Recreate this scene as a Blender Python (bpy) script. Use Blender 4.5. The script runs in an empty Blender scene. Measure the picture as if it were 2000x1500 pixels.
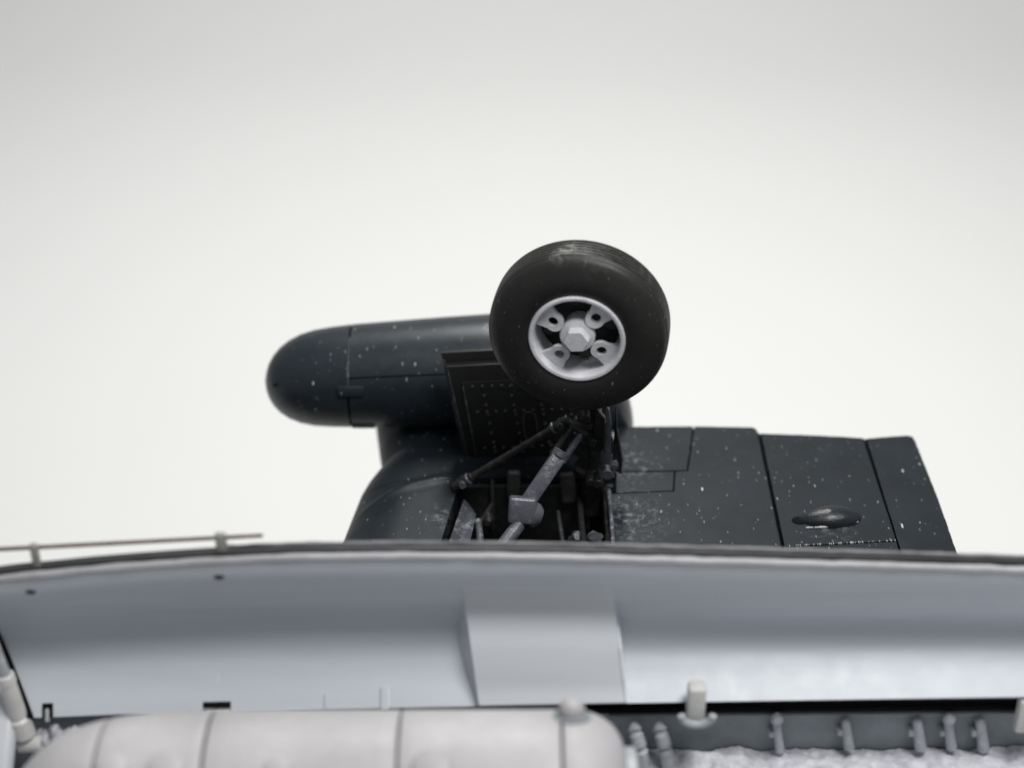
import bpy, bmesh, math, random
from mathutils import Vector, Matrix, noise
R = math.radians
random.seed(7)
S = bpy.context.scene
COL = S.collection

# ------------------------------------------------------------------ camera
PITCH = R(33.0)
H = 1.70
LENS = 60.0
F = 2000 * LENS / 36.0                      # focal length in photograph pixels
cam_d = bpy.data.cameras.new('camera')
cam = bpy.data.objects.new('camera', cam_d)
COL.objects.link(cam)
cam.location = (0, 0, H)
cam.rotation_euler = (R(90) - PITCH, 0, 0)
cam_d.lens = LENS
cam_d.sensor_width = 36
cam_d.clip_start = 0.05
cam_d.clip_end = 200
cam_d.dof.use_dof = True
cam_d.dof.focus_distance = 2.68
cam_d.dof.aperture_fstop = 1.0
S.camera = cam

# ------------------------------------------------------------------ world + studio lamps
W = bpy.data.worlds.new('World')
S.world = W
W.use_nodes = True
bg = W.node_tree.nodes['Background']
bg.inputs[0].default_value = (0.92, 0.96, 1.0, 1)
bg.inputs[1].default_value = 0.30


def area(name, loc, target, size, power, col=(1, 1, 1)):
    l = bpy.data.lights.new(name, 'AREA')
    l.shape = 'RECTANGLE'
    l.size, l.size_y = size
    l.energy = power
    l.color = col
    o = bpy.data.objects.new(name, l)
    COL.objects.link(o)
    o.location = loc
    o.rotation_euler = (Vector(target) - Vector(loc)).to_track_quat('-Z', 'Y').to_euler()
    return o


area('overhead_softbox', (1.05, 1.12, 3.6), (0.1, 2.1, 0), (1.6, 1.0), 120, (1.0, 0.99, 0.97))
area('backdrop_softbox', (0.05, 4.7, 3.4), (0.05, 4.1, -0.9), (0.5, 1.6), 113, (1.0, 0.998, 0.98))
S.view_settings.view_transform = 'Standard'
S.view_settings.look = 'None'
S.view_settings.exposure = 0.0
S.view_settings.gamma = 1.0

# ------------------------------------------------------------------ where things stand
CR = Vector((1, 0, 0))
CU = Vector((0, math.sin(PITCH), math.cos(PITCH)))
CF = Vector((0, math.cos(PITCH), -math.sin(PITCH)))
C0 = Vector((0, 0, H))


def ray(px, py):
    return CF + CR * ((px - 1000) / F) + CU * ((750 - py) / F)


def onZ(px, py, z=0.0):
    v = ray(px, py)
    return C0 + v * ((z - H) / v.z)


def onY(px, py, y):
    v = ray(px, py)
    return C0 + v * (y / v.y)


def atD(px, py, d):
    return C0 + ray(px, py) * d


def lerp(a, b, t):
    return a + (b - a) * t


def interp(tab, x):
    """piecewise linear, tab sorted by first value"""
    if x <= tab[0][0]:
        (x0, y0), (x1, y1) = tab[0], tab[1]
    else:
        for (x0, y0), (x1, y1) in zip(tab, tab[1:]):
            if x <= x1:
                break
    return y0 + (y1 - y0) * (x - x0) / (x1 - x0)


def smooth_tab(tab, x):
    """Catmull-Rom through the table"""
    n = len(tab)
    i = 0
    while i < n - 2 and x > tab[i + 1][0]:
        i += 1
    x0, y0 = tab[i]
    x1, y1 = tab[i + 1]
    m0 = (y1 - tab[i - 1][1]) / (x1 - tab[i - 1][0]) if i > 0 else (y1 - y0) / (x1 - x0)
    m1 = (tab[i + 2][1] - y0) / (tab[i + 2][0] - x0) if i < n - 2 else (y1 - y0) / (x1 - x0)
    h = x1 - x0
    t = (x - x0) / h
    return ((2*t**3 - 3*t*t + 1) * y0 + (t**3 - 2*t*t + t) * h * m0 + (-2*t**3 + 3*t*t) * y1 + (t**3 - t*t) * h * m1)


# ------------------------------------------------------------------ materials
def mat(name, col, rough=0.5, spec=0.5, metal=0.0, vary=0.12, vscale=14.0, bump=0.0, bscale=120.0,
        chips=0.0, chip_set=None, chip_col=(0.72, 0.73, 0.74), stain=None, spots=(), streak=False, worn=0.0, worn_col=(0.42, 0.42, 0.45), coat=0.0):
    m = bpy.data.materials.new(name)
    m.use_nodes = True
    nt = m.node_tree
    N, L = nt.nodes, nt.links
    p = N['Principled BSDF']
    p.inputs['Roughness'].default_value = rough
    p.inputs['Specular IOR Level'].default_value = spec
    p.inputs['Metallic'].default_value = metal
    if coat:
        p.inputs['Coat Weight'].default_value = coat
        p.inputs['Coat Roughness'].default_value = 0.3
    geo = N.new('ShaderNodeNewGeometry')

    def math_(op, a, b=None, c=None):
        n = N.new('ShaderNodeMath')
        n.operation = op
        for i, v in enumerate((a, b, c)):
            if v is None:
                continue
            if isinstance(v, (int, float)):
                n.inputs[i].default_value = v
            else:
                L.new(v, n.inputs[i])
        return n.outputs[0]

    def mix(fac, a, b):
        n = N.new('ShaderNodeMix')
        n.data_type = 'RGBA'
        L.new(fac, n.inputs[0])
        for s, v in ((n.inputs[6], a), (n.inputs[7], b)):
            if isinstance(v, tuple):
                s.default_value = (*v, 1)
            else:
                L.new(v, s)
        return n.outputs[2]

    def noise_(scale, detail=4, rough_=0.55, vec=None):
        n = N.new('ShaderNodeTexNoise')
        n.inputs['Scale'].default_value = scale
        n.inputs['Detail'].default_value = detail
        n.inputs['Roughness'].default_value = rough_
        L.new(vec or geo.outputs['Position'], n.inputs['Vector'])
        return n.outputs['Fac']

    def ramp(v, lo, hi):
        n = N.new('ShaderNodeMapRange')
        n.inputs[1].default_value = lo
        n.inputs[2].default_value = hi
        L.new(v, n.inputs[0])
        return n.outputs[0]

    vec = None
    if streak:
        sm = N.new('ShaderNodeMapping')
        sm.inputs['Scale'].default_value = (0.12, 1.0, 1.6)
        L.new(geo.outputs['Position'], sm.inputs['Vector'])
        vec = sm.outputs[0]
    big = noise_(vscale, 6, 0.65, vec)
    dark = tuple(c * (1 - vary) for c in col)
    light = tuple(min(1, c * (1 + vary)) for c in col)
    base = mix(ramp(big, 0.3, 0.7), dark, light)
    if worn:
        wn = noise_(60, 6, 0.7)
        wf = math_('MULTIPLY', ramp(wn, 0.52, 0.64), worn)
        base = mix(wf, base, worn_col)
    if stain:
        for (px, py, rad, amt, pz) in stain:
            pt = onZ(px, py, pz)
            d = N.new('ShaderNodeVectorMath')
            d.operation = 'DISTANCE'
            L.new(geo.outputs['Position'], d.inputs[0])
            d.inputs[1].default_value = pt
            fall = ramp(d.outputs['Value'], rad, rad * 0.15)
            sn = ramp(noise_(70, 7, 0.75), 0.5, 0.70)
            f = math_('MULTIPLY', math_('MULTIPLY', fall, sn), amt)
            base = mix(f, base, (0.34, 0.35, 0.38))
    for (px, py, dd_, rad, amt) in spots:
        d = N.new('ShaderNodeVectorMath')
        d.operation = 'DISTANCE'
        L.new(geo.outputs['Position'], d.inputs[0])
        d.inputs[1].default_value = atD(px, py, dd_)
        f = math_('MULTIPLY', math_('MULTIPLY', ramp(d.outputs['Value'], rad, rad * 0.3), ramp(noise_(95, 6, 0.75), 0.46, 0.62)), amt)
        base = mix(f, base, (0.30, 0.30, 0.28))
    if chips:
        mp = N.new('ShaderNodeMapping')
        mp.inputs['Rotation'].default_value = (0.1, 0.12, R(24))
        mp.inputs['Scale'].default_value = (1.15, 0.26, 0.40)
        L.new(geo.outputs['Position'], mp.inputs['Vector'])
        for sc, thr, size, amt in chip_set or ((58, 0.86, 0.12, 1.0), (130, 0.80, 0.17, 0.7), (230, 0.66, 0.22, 0.45), (30, 0.94, 0.075, 1.0)):
            v = N.new('ShaderNodeTexVoronoi')
            v.inputs['Scale'].default_value = sc
            v.distance = 'MINKOWSKI'
            v.inputs['Exponent'].default_value = 4.0
            L.new(mp.outputs[0], v.inputs['Vector'])
            sp = N.new('ShaderNodeSeparateColor')
            L.new(v.outputs['Color'], sp.inputs[0])
            rad = math_('MULTIPLY', ramp(sp.outputs[0], thr, 1.0), size)
            dd = math_('SUBTRACT', rad, v.outputs['Distance'])
            f = ramp(dd, 0.0, 0.015)
            f = math_('MULTIPLY', math_('MULTIPLY', f, chips * amt), ramp(sp.outputs[1], 0.0, 0.8))
            base = mix(f, base, chip_col)
    L.new(base, p.inputs['Base Color'])
    rn = ramp(noise_(vscale * 3, 4), 0.2, 0.8)
    rr = N.new('ShaderNodeMapRange')
    rr.inputs[3].default_value = max(0.05, rough - 0.06)
    rr.inputs[4].default_value = min(1, rough + 0.06)
    L.new(rn, rr.inputs[0])
    L.new(rr.outputs[0], p.inputs['Roughness'])
    if bump:
        b = N.new('ShaderNodeBump')
        b.inputs['Strength'].default_value = bump
        b.inputs['Distance'].default_value = 0.004
        L.new(noise_(bscale, 5, 0.6), b.inputs['Height'])
        L.new(b.outputs[0], p.inputs['Normal'])
    return m


M = {}
M['black'] = mat('black_paint', (0.015, 0.021, 0.027), 0.36, 0.40, vary=0.2, chips=0.95, chip_set=((48, 0.80, 0.145, 1.0), (130, 0.82, 0.17, 0.7), (230, 0.70, 0.22, 0.4), (34, 0.92, 0.085, 1.0)), bump=0.05, bscale=200)
M['wing'] = mat('wing_paint', (0.012, 0.0165, 0.021), 0.48, 0.2, vary=0.26, vscale=9, chips=0.9, chip_set=((62, 0.91, 0.11, 1.0), (150, 0.84, 0.16, 0.7), (250, 0.68, 0.22, 0.4)), bump=0.06, bscale=180,
                stain=((1212, 905, 0.085, 0.6, 0), (1220, 1010, 0.09, 0.55, 0), (1620, 1028, 0.05, 0.5, 0), (885, 1010, 0.05, 0.7, 0)))
M['gloss'] = mat('glossy_black', (0.015, 0.018, 0.022), 0.28, 0.4, vary=0.2, bump=0.25, bscale=150)
M['well'] = mat('well_black', (0.016, 0.017, 0.018), 0.5, 0.4, bump=0.15, worn=0.25, worn_col=(0.08, 0.08, 0.075))
M['pad'] = mat('well_pad_grey', (0.038, 0.038, 0.036), 0.5, 0.4, bump=0.1, worn=0.4, worn_col=(0.14, 0.14, 0.13))
M['geardoor'] = mat('gear_door_black', (0.017, 0.017, 0.0165), 0.45, 0.4, bump=0.04)
M['rivet'] = mat('rivet_worn_black', (0.055, 0.055, 0.052), 0.4, 0.5)
M['gap'] = mat('seam_shadow_black', (0.004, 0.004, 0.005), 0.8, 0.1)
M['gear'] = mat('gear_black', (0.016, 0.016, 0.016), 0.42, 0.4, bump=0.08, worn=0.18, worn_col=(0.16, 0.16, 0.14))
M['strut'] = mat('worn_gunmetal', (0.095, 0.10, 0.12), 0.34, 0.5, metal=0.2, bump=0.35, bscale=90, vary=0.15, vscale=30, worn=0.3, worn_col=(0.27, 0.28, 0.32))
M['edge'] = mat('scuffed_grey', (0.06, 0.065, 0.078), 0.4, 0.5, bump=0.15, worn=0.5, worn_col=(0.42, 0.43, 0.47))
M['edgewhite'] = mat('white_edge_highlight', (0.72, 0.74, 0.77), 0.4, 0.5, vary=0.15, vscale=30)  # pale tone that paints the fairing edge's highlight
M['scuff'] = mat('pale_scuffed_edge', (0.32, 0.33, 0.35), 0.4, 0.5, vary=0.3, vscale=60, worn=0.6, worn_col=(0.6, 0.61, 0.63))
M['tyre'] = mat('tyre_rubber', (0.0175, 0.0168, 0.016), 0.45, 0.35, chips=0.85, chip_set=((60, 0.84, 0.10, 1.0), (130, 0.70, 0.16, 0.6), (230, 0.60, 0.2, 0.4)), chip_col=(0.35, 0.35, 0.33), bump=0.15, bscale=260, vary=0.25,
                spots=((1113, 484, 2.525, 0.022, 0.75), (1098, 502, 2.52, 0.022, 0.4), (1235, 545, 2.55, 0.04, 0.22), (1165, 497, 2.53, 0.05, 0.2)))
M['rim'] = mat('rim_silver_grey', (0.64, 0.64, 0.67), 0.42, 0.5, bump=0.2, bscale=220, vary=0.12, vscale=45, worn=0.22, worn_col=(0.22, 0.22, 0.23))
M['grey'] = mat('bay_grey_paint', (0.53, 0.565, 0.61), 0.42, 0.5, vary=0.08, vscale=10, streak=True, chips=0.5, chip_set=((40, 0.93, 0.10, 0.7), (24, 0.95, 0.05, 1.0)), chip_col=(0.72, 0.74, 0.77), bump=0.05, bscale=160)
M['fairing'] = mat('fairing_grey_paint', (0.58, 0.60, 0.63), 0.42, 0.5, vary=0.07, vscale=9, streak=True, bump=0.05, bscale=160)
M['lip'] = mat('bare_edge_grey', (0.36, 0.36, 0.375), 0.4, 0.5, vary=0.15, vscale=20, bump=0.2, bscale=90)
M['rimdark'] = mat('door_edge_dark', (0.035, 0.035, 0.038), 0.45, 0.3, vary=0.3, vscale=12)
M['store'] = mat('store_grey_paint', (0.42, 0.408, 0.415), 0.5, 0.45, vary=0.14, worn=0.12, worn_col=(0.27, 0.26, 0.26), vscale=6, bump=0.04)
M['white'] = mat('white_grey_paint', (0.62, 0.61, 0.59), 0.42, 0.5, vary=0.1, vscale=30, bump=0.1)
M['baywall'] = mat('bay_wall_dark_grey', (0.22, 0.25, 0.265), 0.4, 0.5, vary=0.2, bump=0.1)
M['ribgrey'] = mat('rib_grey', (0.36, 0.38, 0.40), 0.4, 0.5, vary=0.15, worn=0.4, worn_col=(0.65, 0.65, 0.67))
M['edgeline'] = mat('worn_rim_highlight', (0.17, 0.17, 0.18), 0.4, 0.5, vary=0.4, vscale=14)
M['rough'] = mat('rough_pale_paint', (0.58, 0.58, 0.63), 0.6, 0.3, vary=0.25, vscale=50, bump=0.5, bscale=110, worn=0.6, worn_col=(0.80, 0.80, 0.84))
M['bronze'] = mat('bronze_wire', (0.095, 0.060, 0.044), 0.55, 0.15, metal=0.0, vary=0.4, vscale=25)
M['clip'] = mat('clip_grey', (0.25, 0.25, 0.225), 0.45, 0.5, vary=0.2, vscale=50)
M['backdrop'] = mat('backdrop_paper', (0.80, 0.797, 0.780), 0.9, 0.1, vary=0.008, vscale=0.6)


# ------------------------------------------------------------------ mesh helpers
WP = {}                                      # world origin of every object made


def link(name, me, m, parent=None, smooth=True, angle=40, label=None, kind=None):
    if m is not None and not me.materials:
        me.materials.append(m)
    co = [v.co for v in me.vertices]
    c = Vector([(min(v[i] for v in co) + max(v[i] for v in co)) / 2 for i in range(3)])
    me.transform(Matrix.Translation(-c))
    o = bpy.data.objects.new(name, me)
    COL.objects.link(o)
    if parent is not None:
        o.parent = parent
        o.location = c - WP[parent.name]
    else:
        o.location = c
    WP[o.name] = c
    if smooth:
        me.shade_smooth()
        me.set_sharp_from_angle(angle=R(angle))
    if label:
        o['label'] = label
    if kind:
        o['kind'] = kind
    return o


def from_bm(bm, name):
    bmesh.ops.recalc_face_normals(bm, faces=bm.faces)
    me = bpy.data.meshes.new(name)
    bm.to_mesh(me)
    bm.free()
    return me


def shell(outer, inner, close_u=False):
    """closed solid between two grids of points"""
    bm = bmesh.new()
    m, n = len(outer), len(outer[0])
    A = [[bm.verts.new(p) for p in row] for row in outer]
    B = [[bm.verts.new(p) for p in row] for row in inner]
    um = m if close_u else m - 1
    for i in range(um):
        k = (i + 1) % m
        for j in range(n - 1):
            bm.faces.new((A[i][j], A[k][j], A[k][j+1], A[i][j+1]))
            bm.faces.new((B[i][j], B[i][j+1], B[k][j+1], B[k][j]))
        bm.faces.new((A[i][0], B[i][0], B[k][0], A[k][0]))
        bm.faces.new((A[i][-1], A[k][-1], B[k][-1], B[i][-1]))
    if not close_u:
        for j in range(n - 1):
            bm.faces.new((A[0][j], A[0][j+1], B[0][j+1], B[0][j]))
            bm.faces.new((A[-1][j], B[-1][j], B[-1][j+1], A[-1][j+1]))
    return bm


def box_bm(size, mtx, bev=0.0, seg=2, bm=None):
    b = bmesh.new()
    bmesh.ops.create_cube(b, size=1.0)
    bmesh.ops.scale(b, vec=size, verts=b.verts)
    if bev:
        bmesh.ops.bevel(b, geom=b.edges[:], offset=bev, segments=seg, affect='EDGES', profile=0.5)
    bmesh.ops.transform(b, matrix=mtx, verts=b.verts)
    if bm is None:
        return b
    me = bpy.data.meshes.new('t')
    b.to_mesh(me)
    b.free()
    bm.from_mesh(me)
    bpy.data.meshes.remove(me)
    return bm


def T(p, rot=None):
    m = Matrix.Translation(p)
    return m @ rot.to_matrix().to_4x4() if rot is not None else m


def axis_m(p, z, x=None):
    """matrix at p with local Z along z"""
    z = Vector(z).normalized()
    x = Vector(x) if x is not None else (Vector((0, 0, 1)) if abs(z.z) < 0.9 else Vector((1, 0, 0)))
    x = (x - z * x.dot(z)).normalized()
    y = z.cross(x)
    return Matrix(((x.x, y.x, z.x, p[0]), (x.y, y.y, z.y, p[1]), (x.z, y.z, z.z, p[2]), (0, 0, 0, 1)))


def lathe_bm(prof, seg=48, mtx=None, closed=False, bm=None, a0=0.0, phase=0.0):
    """(r, z) profile round local Z"""
    b = bm or bmesh.new()
    rings = []
    mtx = mtx or Matrix()
    for r, z in prof:
        if r < 1e-6:
            rings.append([b.verts.new(mtx @ Vector((0, 0, z)))])
        else:
            rings.append([b.verts.new(mtx @ Vector((r * math.cos(2*math.pi*(i + phase)/seg), r * math.sin(2*math.pi*(i + phase)/seg), z))) for i in range(seg)])
    pairs = list(zip(rings, rings[1:])) + ([(rings[-1], rings[0])] if closed else [])
    for A, B in pairs:
        for i in range(seg):
            k = (i + 1) % seg
            if len(A) == 1 and len(B) == 1:
                continue
            if len(A) == 1:
                b.faces.new((A[0], B[i], B[k]))
            elif len(B) == 1:
                b.faces.new((A[i], B[0], A[k]))
            else:
                b.faces.new((A[i], B[i], B[k], A[k]))
    return b


def tube_bm(p, q, r0, r1=None, seg=16, bm=None, ch=0.15):
    p, q = Vector(p), Vector(q)
    r1 = r0 if r1 is None else r1
    l = (q - p).length
    return lathe_bm([(0, 0), (r0 * (1 - ch), 0), (r0, r0 * ch), (r1, l - r1 * ch), (r1 * (1 - ch), l), (0, l)], seg, axis_m(p, q - p), bm=bm)


def prism_bm(top, thick, bev=0.0015, seg=2):
    """polygon of world points, extruded down"""
    bm = bmesh.new()
    a = [bm.verts.new(p) for p in top]
    f = bm.faces.new(a)
    f.normal_update()
    if f.normal.z < 0:
        f.normal_flip()
    r = bmesh.ops.extrude_face_region(bm, geom=[f])
    vs = [e for e in r['geom'] if isinstance(e, bmesh.types.BMVert)]
    bmesh.ops.translate(bm, verts=vs, vec=(0, 0, thick))
    bmesh.ops.translate(bm, verts=bm.verts[:], vec=(0, 0, -thick))
    bmesh.ops.recalc_face_normals(bm, faces=bm.faces)
    if bev:
        zt = max(v.co.z for v in bm.verts)
        es = [e for e in bm.edges if all(abs(v.co.z - zt) < 1e-5 for v in e.verts)]
        bmesh.ops.bevel(bm, geom=es, offset=bev, segments=seg, affect='EDGES', profile=0.5)
    return bm


def empty(name, loc, parent=None):
    o = bpy.data.objects.new(name, None)
    COL.objects.link(o)
    loc = Vector(loc)
    WP[o.name] = loc
    o.empty_display_size = 0.05
    if parent is not None:
        o.parent = parent
        o.location = loc - WP[parent.name]
    else:
        o.location = loc
    return o


# ------------------------------------------------------------------ backdrop
FLOOR = -0.90
prof = [(-5, FLOOR), (6.2, FLOOR)]
for i in range(1, 17):
    a = R(90) * i / 16
    prof.append((6.2 + 2.6 * math.sin(a), FLOOR + 2.6 * (1 - math.cos(a))))
prof.append((8.8, 8.0))
bm = bmesh.new()
rows = [[bm.verts.new((x, y, z)) for x in (-11, 11)] for y, z in prof]
for a, b in zip(rows, rows[1:]):
    bm.faces.new((a[0], a[1], b[1], b[0]))
bd = link('backdrop', from_bm(bm, 'backdrop'), M['backdrop'], kind='structure')
bd['label'] = 'plain white studio backdrop sweeping up behind the model'

# ------------------------------------------------------------------ the model aircraft
plane = empty('model_aircraft', (0, 1.62, FLOOR))
plane['label'] = 'upside-down scale model aircraft, matt black outside, grey inside its open bay'
plane['category'] = 'model aircraft'

# --- fuselage hull: an open tub lying on its back
HC = Vector((0, 1.62, -0.458))
HR = 0.44
a_far, a_near = R(55), R(-240.2)
xs = [-1.75 + 3.5 * i / 24 for i in range(25)]
outer, inner = [], []
for x in xs:
    taper = 1 - 0.14 * max(0, (abs(x) - 1.0) / 0.75) ** 2
    ro, ri = [], []
    for k in range(49):
        a = a_far + (a_near - a_far) * k / 48
        for lst, rr in ((ro, HR), (ri, HR - 0.025)):
            lst.append(Vector((x, HC.y + rr * taper * math.cos(a), HC.z + rr * math.sin(a) * taper - HR * (1 - taper))))
    outer.append(ro)
    inner.append(ri)
link('fuselage_hull', from_bm(shell(outer, inner), 'fuselage_hull'), M['black'], plane)

# --- bay wall behind the store, with its ribs
DY = 1.79                                    # hinge line of the far door
wall_y = 1.82
bay_z = -0.172
rough_z = -0.121
b = box_bm((3.4, 0.05, 0.17), T((0, wall_y + 0.025, -0.112)), 0.002)
bay_wall = link('bay_wall', from_bm(b, 'bay_wall'), M['baywall'], plane)
b = tube_bm(onY(1100, 1383, wall_y - 0.003), onY(2150, 1375, wall_y - 0.003), 0.0085)
link('shade_strip', from_bm(b, 'shade_strip'), M['gap'], bay_wall)  # black strip painting the shade below the door's lower edge
b = tube_bm(onY(1190, 1398, wall_y - 0.001), onY(2150, 1391, wall_y - 0.001), 0.004)
link('ledge', from_bm(b, 'ledge'), M['baywall'], bay_wall)
for px, w, h, knob in ((1520, 15, 66, 1), (1655, 17, 60, 0), (1795, 19, 62, 0), (1855, 17, 60, 1), (1918, 19, 64, 0), (2060, 17, 60, 0)):
    top = onY(px - 4, 1404, wall_y - 0.012)
    bot = onY(px + 4, 1404 + h, wall_y - 0.016)
    bm = tube_bm(bot, top, w / F * 2.55 * 0.62, w / F * 2.55 * 0.5, 14, ch=0.5)
    box_bm((w / F * 2.5, 0.014, 0.012), T(bot.lerp(top, 0.55) + Vector((-0.008, 0.004, 0))), 0.003, bm=bm)
    rb = link('rib', from_bm(bm, 'rib'), M['ribgrey'], bay_wall)
    if knob:
        bm = bmesh.new()
        bmesh.ops.create_icosphere(bm, subdivisions=2, radius=0.010, matrix=T(top + Vector((0, -0.006, 0.006))))
        link('rivet_head', from_bm(bm, 'rivet_head'), M['ribgrey'], rb)
for px in (1243, 1292):                      # two fat curved clips beside the store's end
    pts = [onY(px - 6, 1412, wall_y - 0.02), onY(px - 2, 1430, wall_y - 0.035), onY(px + 8, 1462, wall_y - 0.045), onY(px + 16, 1515, wall_y - 0.05)]
    bm = bmesh.new()
    for a, c, r0, r1 in zip(pts, pts[1:], (0.007, 0.0105, 0.0105), (0.0105, 0.0105, 0.009)):
        tube_bm(a, c, r0, r1, 14, bm=bm, ch=0.4)
    link('clip', from_bm(bm, 'clip'), M['ribgrey'], bay_wall)

# --- rough pale floor of the bay
nx, ny = 200, 50
hump_x = onY(1400, 1456, 1.8).x
bm = bmesh.new()
grid = []
x0, x1 = onY(1150, 1470, wall_y).x, onY(2200, 1470, wall_y).x
for j in range(ny):
    row = []
    y = lerp(wall_y - 0.002, 1.46, (j / (ny - 1)) ** 1.6)
    for i in range(nx):
        x = lerp(x0, x1, i / (nx - 1))
        q = Vector((x * 26, y * 26, 3))
        z = rough_z + 0.007 * noise.fractal(q, 0.6, 2.0, 6) + 0.006 * noise.noise(Vector((x * 5, y * 9, 1)))
        hx = (x - hump_x) / 0.055
        z += 0.026 * max(0, 1 - hx ** 4) * (0.7 + 0.5 * noise.noise(Vector((x * 30, y * 30, 8)))) * max(0, min(1, (1.806 - y) / 0.012))
        if j == ny - 1 or i == 0:
            z = bay_z - 0.004
        row.append(bm.verts.new((x, y, z)))
    grid.append(row)
for a, c in zip(grid, grid[1:]):
    for i in range(nx - 1):
        bm.faces.new((a[i], a[i+1], c[i+1], c[i]))
bay_floor = link('bay_floor', from_bm(bm, 'bay_floor'), M['rough'], plane, angle=60)
b = box_bm((3.4, 0.47, 0.02), T((0, 1.622, bay_z - 0.012)), 0.002)
link('floor_plate', from_bm(b, 'floor_plate'), M['rough'], bay_floor)
for k, (px, py) in enumerate(((85, 1436), (110, 1428), (135, 1436), (72, 1452), (150, 1430))):
    bm = bmesh.new()
    bmesh.ops.create_icosphere(bm, subdivisions=2, radius=0.012)
    for v in bm.verts:
        v.co *= 0.8 + 0.5 * noise.noise(v.co * 90 + Vector((k * 7, 0, 0)))
        v.co.z *= 1.5
    bmesh.ops.translate(bm, verts=bm.verts, vec=onY(px, py, wall_y - 0.03))
    link('lump', from_bm(bm, 'lump'), M['rough'], bay_floor)

# --- the open far bay door: black outer skin, gap, grey lining
rim_tab = [(-260, 1178), (0, 1136), (100, 1126), (200, 1116), (430, 1100), (640, 1093), (1000, 1093), (1400, 1102), (1700, 1110), (2000, 1119), (2200, 1127)]
bot_tab = [(-100, 1406), (60, 1402), (400, 1389), (900, 1380), (1200, 1374), (1600, 1367), (2000, 1361), (2200, 1358)]
TOPY = 1.80
DEPTH = 0.075


door_y = [(0, 1.812), (0.12, 1.815), (0.25, 1.834), (0.42, 1.864), (0.55, 1.858), (0.75, 1.828), (1, 1.785)]
face_y = [(0.18, 1.8225), (0.30, 1.836), (0.39, 1.838), (0.6, 1.815), (0.8, 1.796), (0.9, 1.786), (1.0, 1.773)]


def door_pt(px, v, push=0.0, lift=0.0, y=None):
    """a point of the door's curved section: v runs from the rim to the hinge edge"""
    y = smooth_tab(door_y, v) if y is None else y
    p = onY(px, lerp(smooth_tab(rim_tab, px), smooth_tab(bot_tab, px), v), y)
    p.y += push
    p.z += lift
    return p


def door_x(u, v):
    left = lerp(-60, 62, v ** 0.8)
    return lerp(left, 2160, u)


NU, NV = 90, 36


def door_grid(push, lift=0.0, v0=0.0, v1=1.0, dx=0.0):
    return [[door_pt(door_x(i / NU, lerp(v0, v1, j / NV)) + dx, lerp(v0, v1, j / NV), push, lift * (1 - lerp(v0, v1, j / NV))) for j in range(NV + 1)] for i in range(NU + 1)]


door = link('bay_door', from_bm(shell(door_grid(0.0), door_grid(0.009)), 'bay_door'), M['grey'], plane,
            label='grey inner face of the open bay door with a raised fairing')
link('outer_skin', from_bm(shell(door_grid(0.014, 0.006, dx=-8), door_grid(0.028, 0.006, dx=-8)), 'outer_skin'), M['rimdark'], door)
# worn pale bead along the rim
pts = [door_pt(-75 + 2230 * i / 80, 0.0, 0.003, 0.002 + 0.0015 * noise.noise(Vector((i * 0.7, 0, 0)))) for i in range(81)]
bm = bmesh.new()
ring = []
for i, p in enumerate(pts):
    tdir = (pts[min(i+1, 80)] - pts[max(i-1, 0)]).normalized()
    m4 = axis_m(p, tdir)
    rr = 0.0058 * (1 + 0.25 * noise.noise(Vector((i * 0.5, 4, 0))))
    ring.append([bm.verts.new(m4 @ Vector((rr * math.cos(a * math.pi / 5), rr * math.sin(a * math.pi / 5), 0))) for a in range(10)])
for A, B in zip(ring, ring[1:]):
    for i in range(10):
        bm.faces.new((A[i], A[(i+1) % 10], B[(i+1) % 10], B[i]))
link('rim_bead', from_bm(bm, 'rim_bead'), M['lip'], door)
bm = bmesh.new()
for i in range(18, 80):
    a, c = pts[i] + Vector((0, 0.0225, 0.0055)), pts[i+1] + Vector((0, 0.0225, 0.0055))
    tube_bm(a, c, 0.0030 + 0.001 * noise.noise(Vector((i * 0.6, 9, 0))), None, 8, bm=bm, ch=0.02)
link('edge_wear_highlight', from_bm(bm, 'edge_wear_highlight'), M['edgeline'], door)  # worn outer edge, with its highlight put into the paler grey
bm = bmesh.new()
for i in range(24):
    v0, v1 = 0.1 + 0.9 * i / 24, 0.1 + 0.9 * (i + 1) / 24
    tube_bm(door_pt(door_x(0, v0) - 2, v0, -0.002), door_pt(door_x(0, v1) - 2, v1, -0.002), 0.0055, None, 8, bm=bm, ch=0.02)
link('end_edge', from_bm(bm, 'end_edge'), M['gap'], door)

# raised fairing in the middle of the door
vs = [0.18 + (0.995 - 0.18) * j / 36 for j in range(37)]
outer, inner = [], []
for i in range(25):
    ro, ri = [], []
    for j, v in enumerate(vs):
        w = (v - 0.18) / 0.815
        pxl, pxr = lerp(903, 936, w), lerp(1196, 1221, w)
        yd, yf_ = smooth_tab(door_y, v), smooth_tab(face_y, v)
        proud = max(0.0, yd - yf_)
        if i == 0:
            px, y = pxl - proud * 640, yd + 0.002
        elif i == 24:
            px, y = pxr + 3 + proud * 190, yd + 0.002
        else:
            px, y = lerp(pxl, pxr, (i - 1) / 22), min(yf_, yd - 0.0003)
        ro.append(door_pt(px, v, y=y))
        ri.append(door_pt(px, v, 0.006))
    outer.append(ro)
    inner.append(ri)
link('fairing', from_bm(shell(outer, inner), 'fairing'), M['fairing'], door, angle=28)
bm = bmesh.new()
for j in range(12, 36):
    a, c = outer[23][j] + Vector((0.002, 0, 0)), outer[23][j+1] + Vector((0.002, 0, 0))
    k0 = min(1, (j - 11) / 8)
    tube_bm(a, c, 0.0004 + 0.0024 * k0, 0.0004 + 0.0024 * min(1, (j - 10) / 8), 8, bm=bm, ch=0.02)
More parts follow.
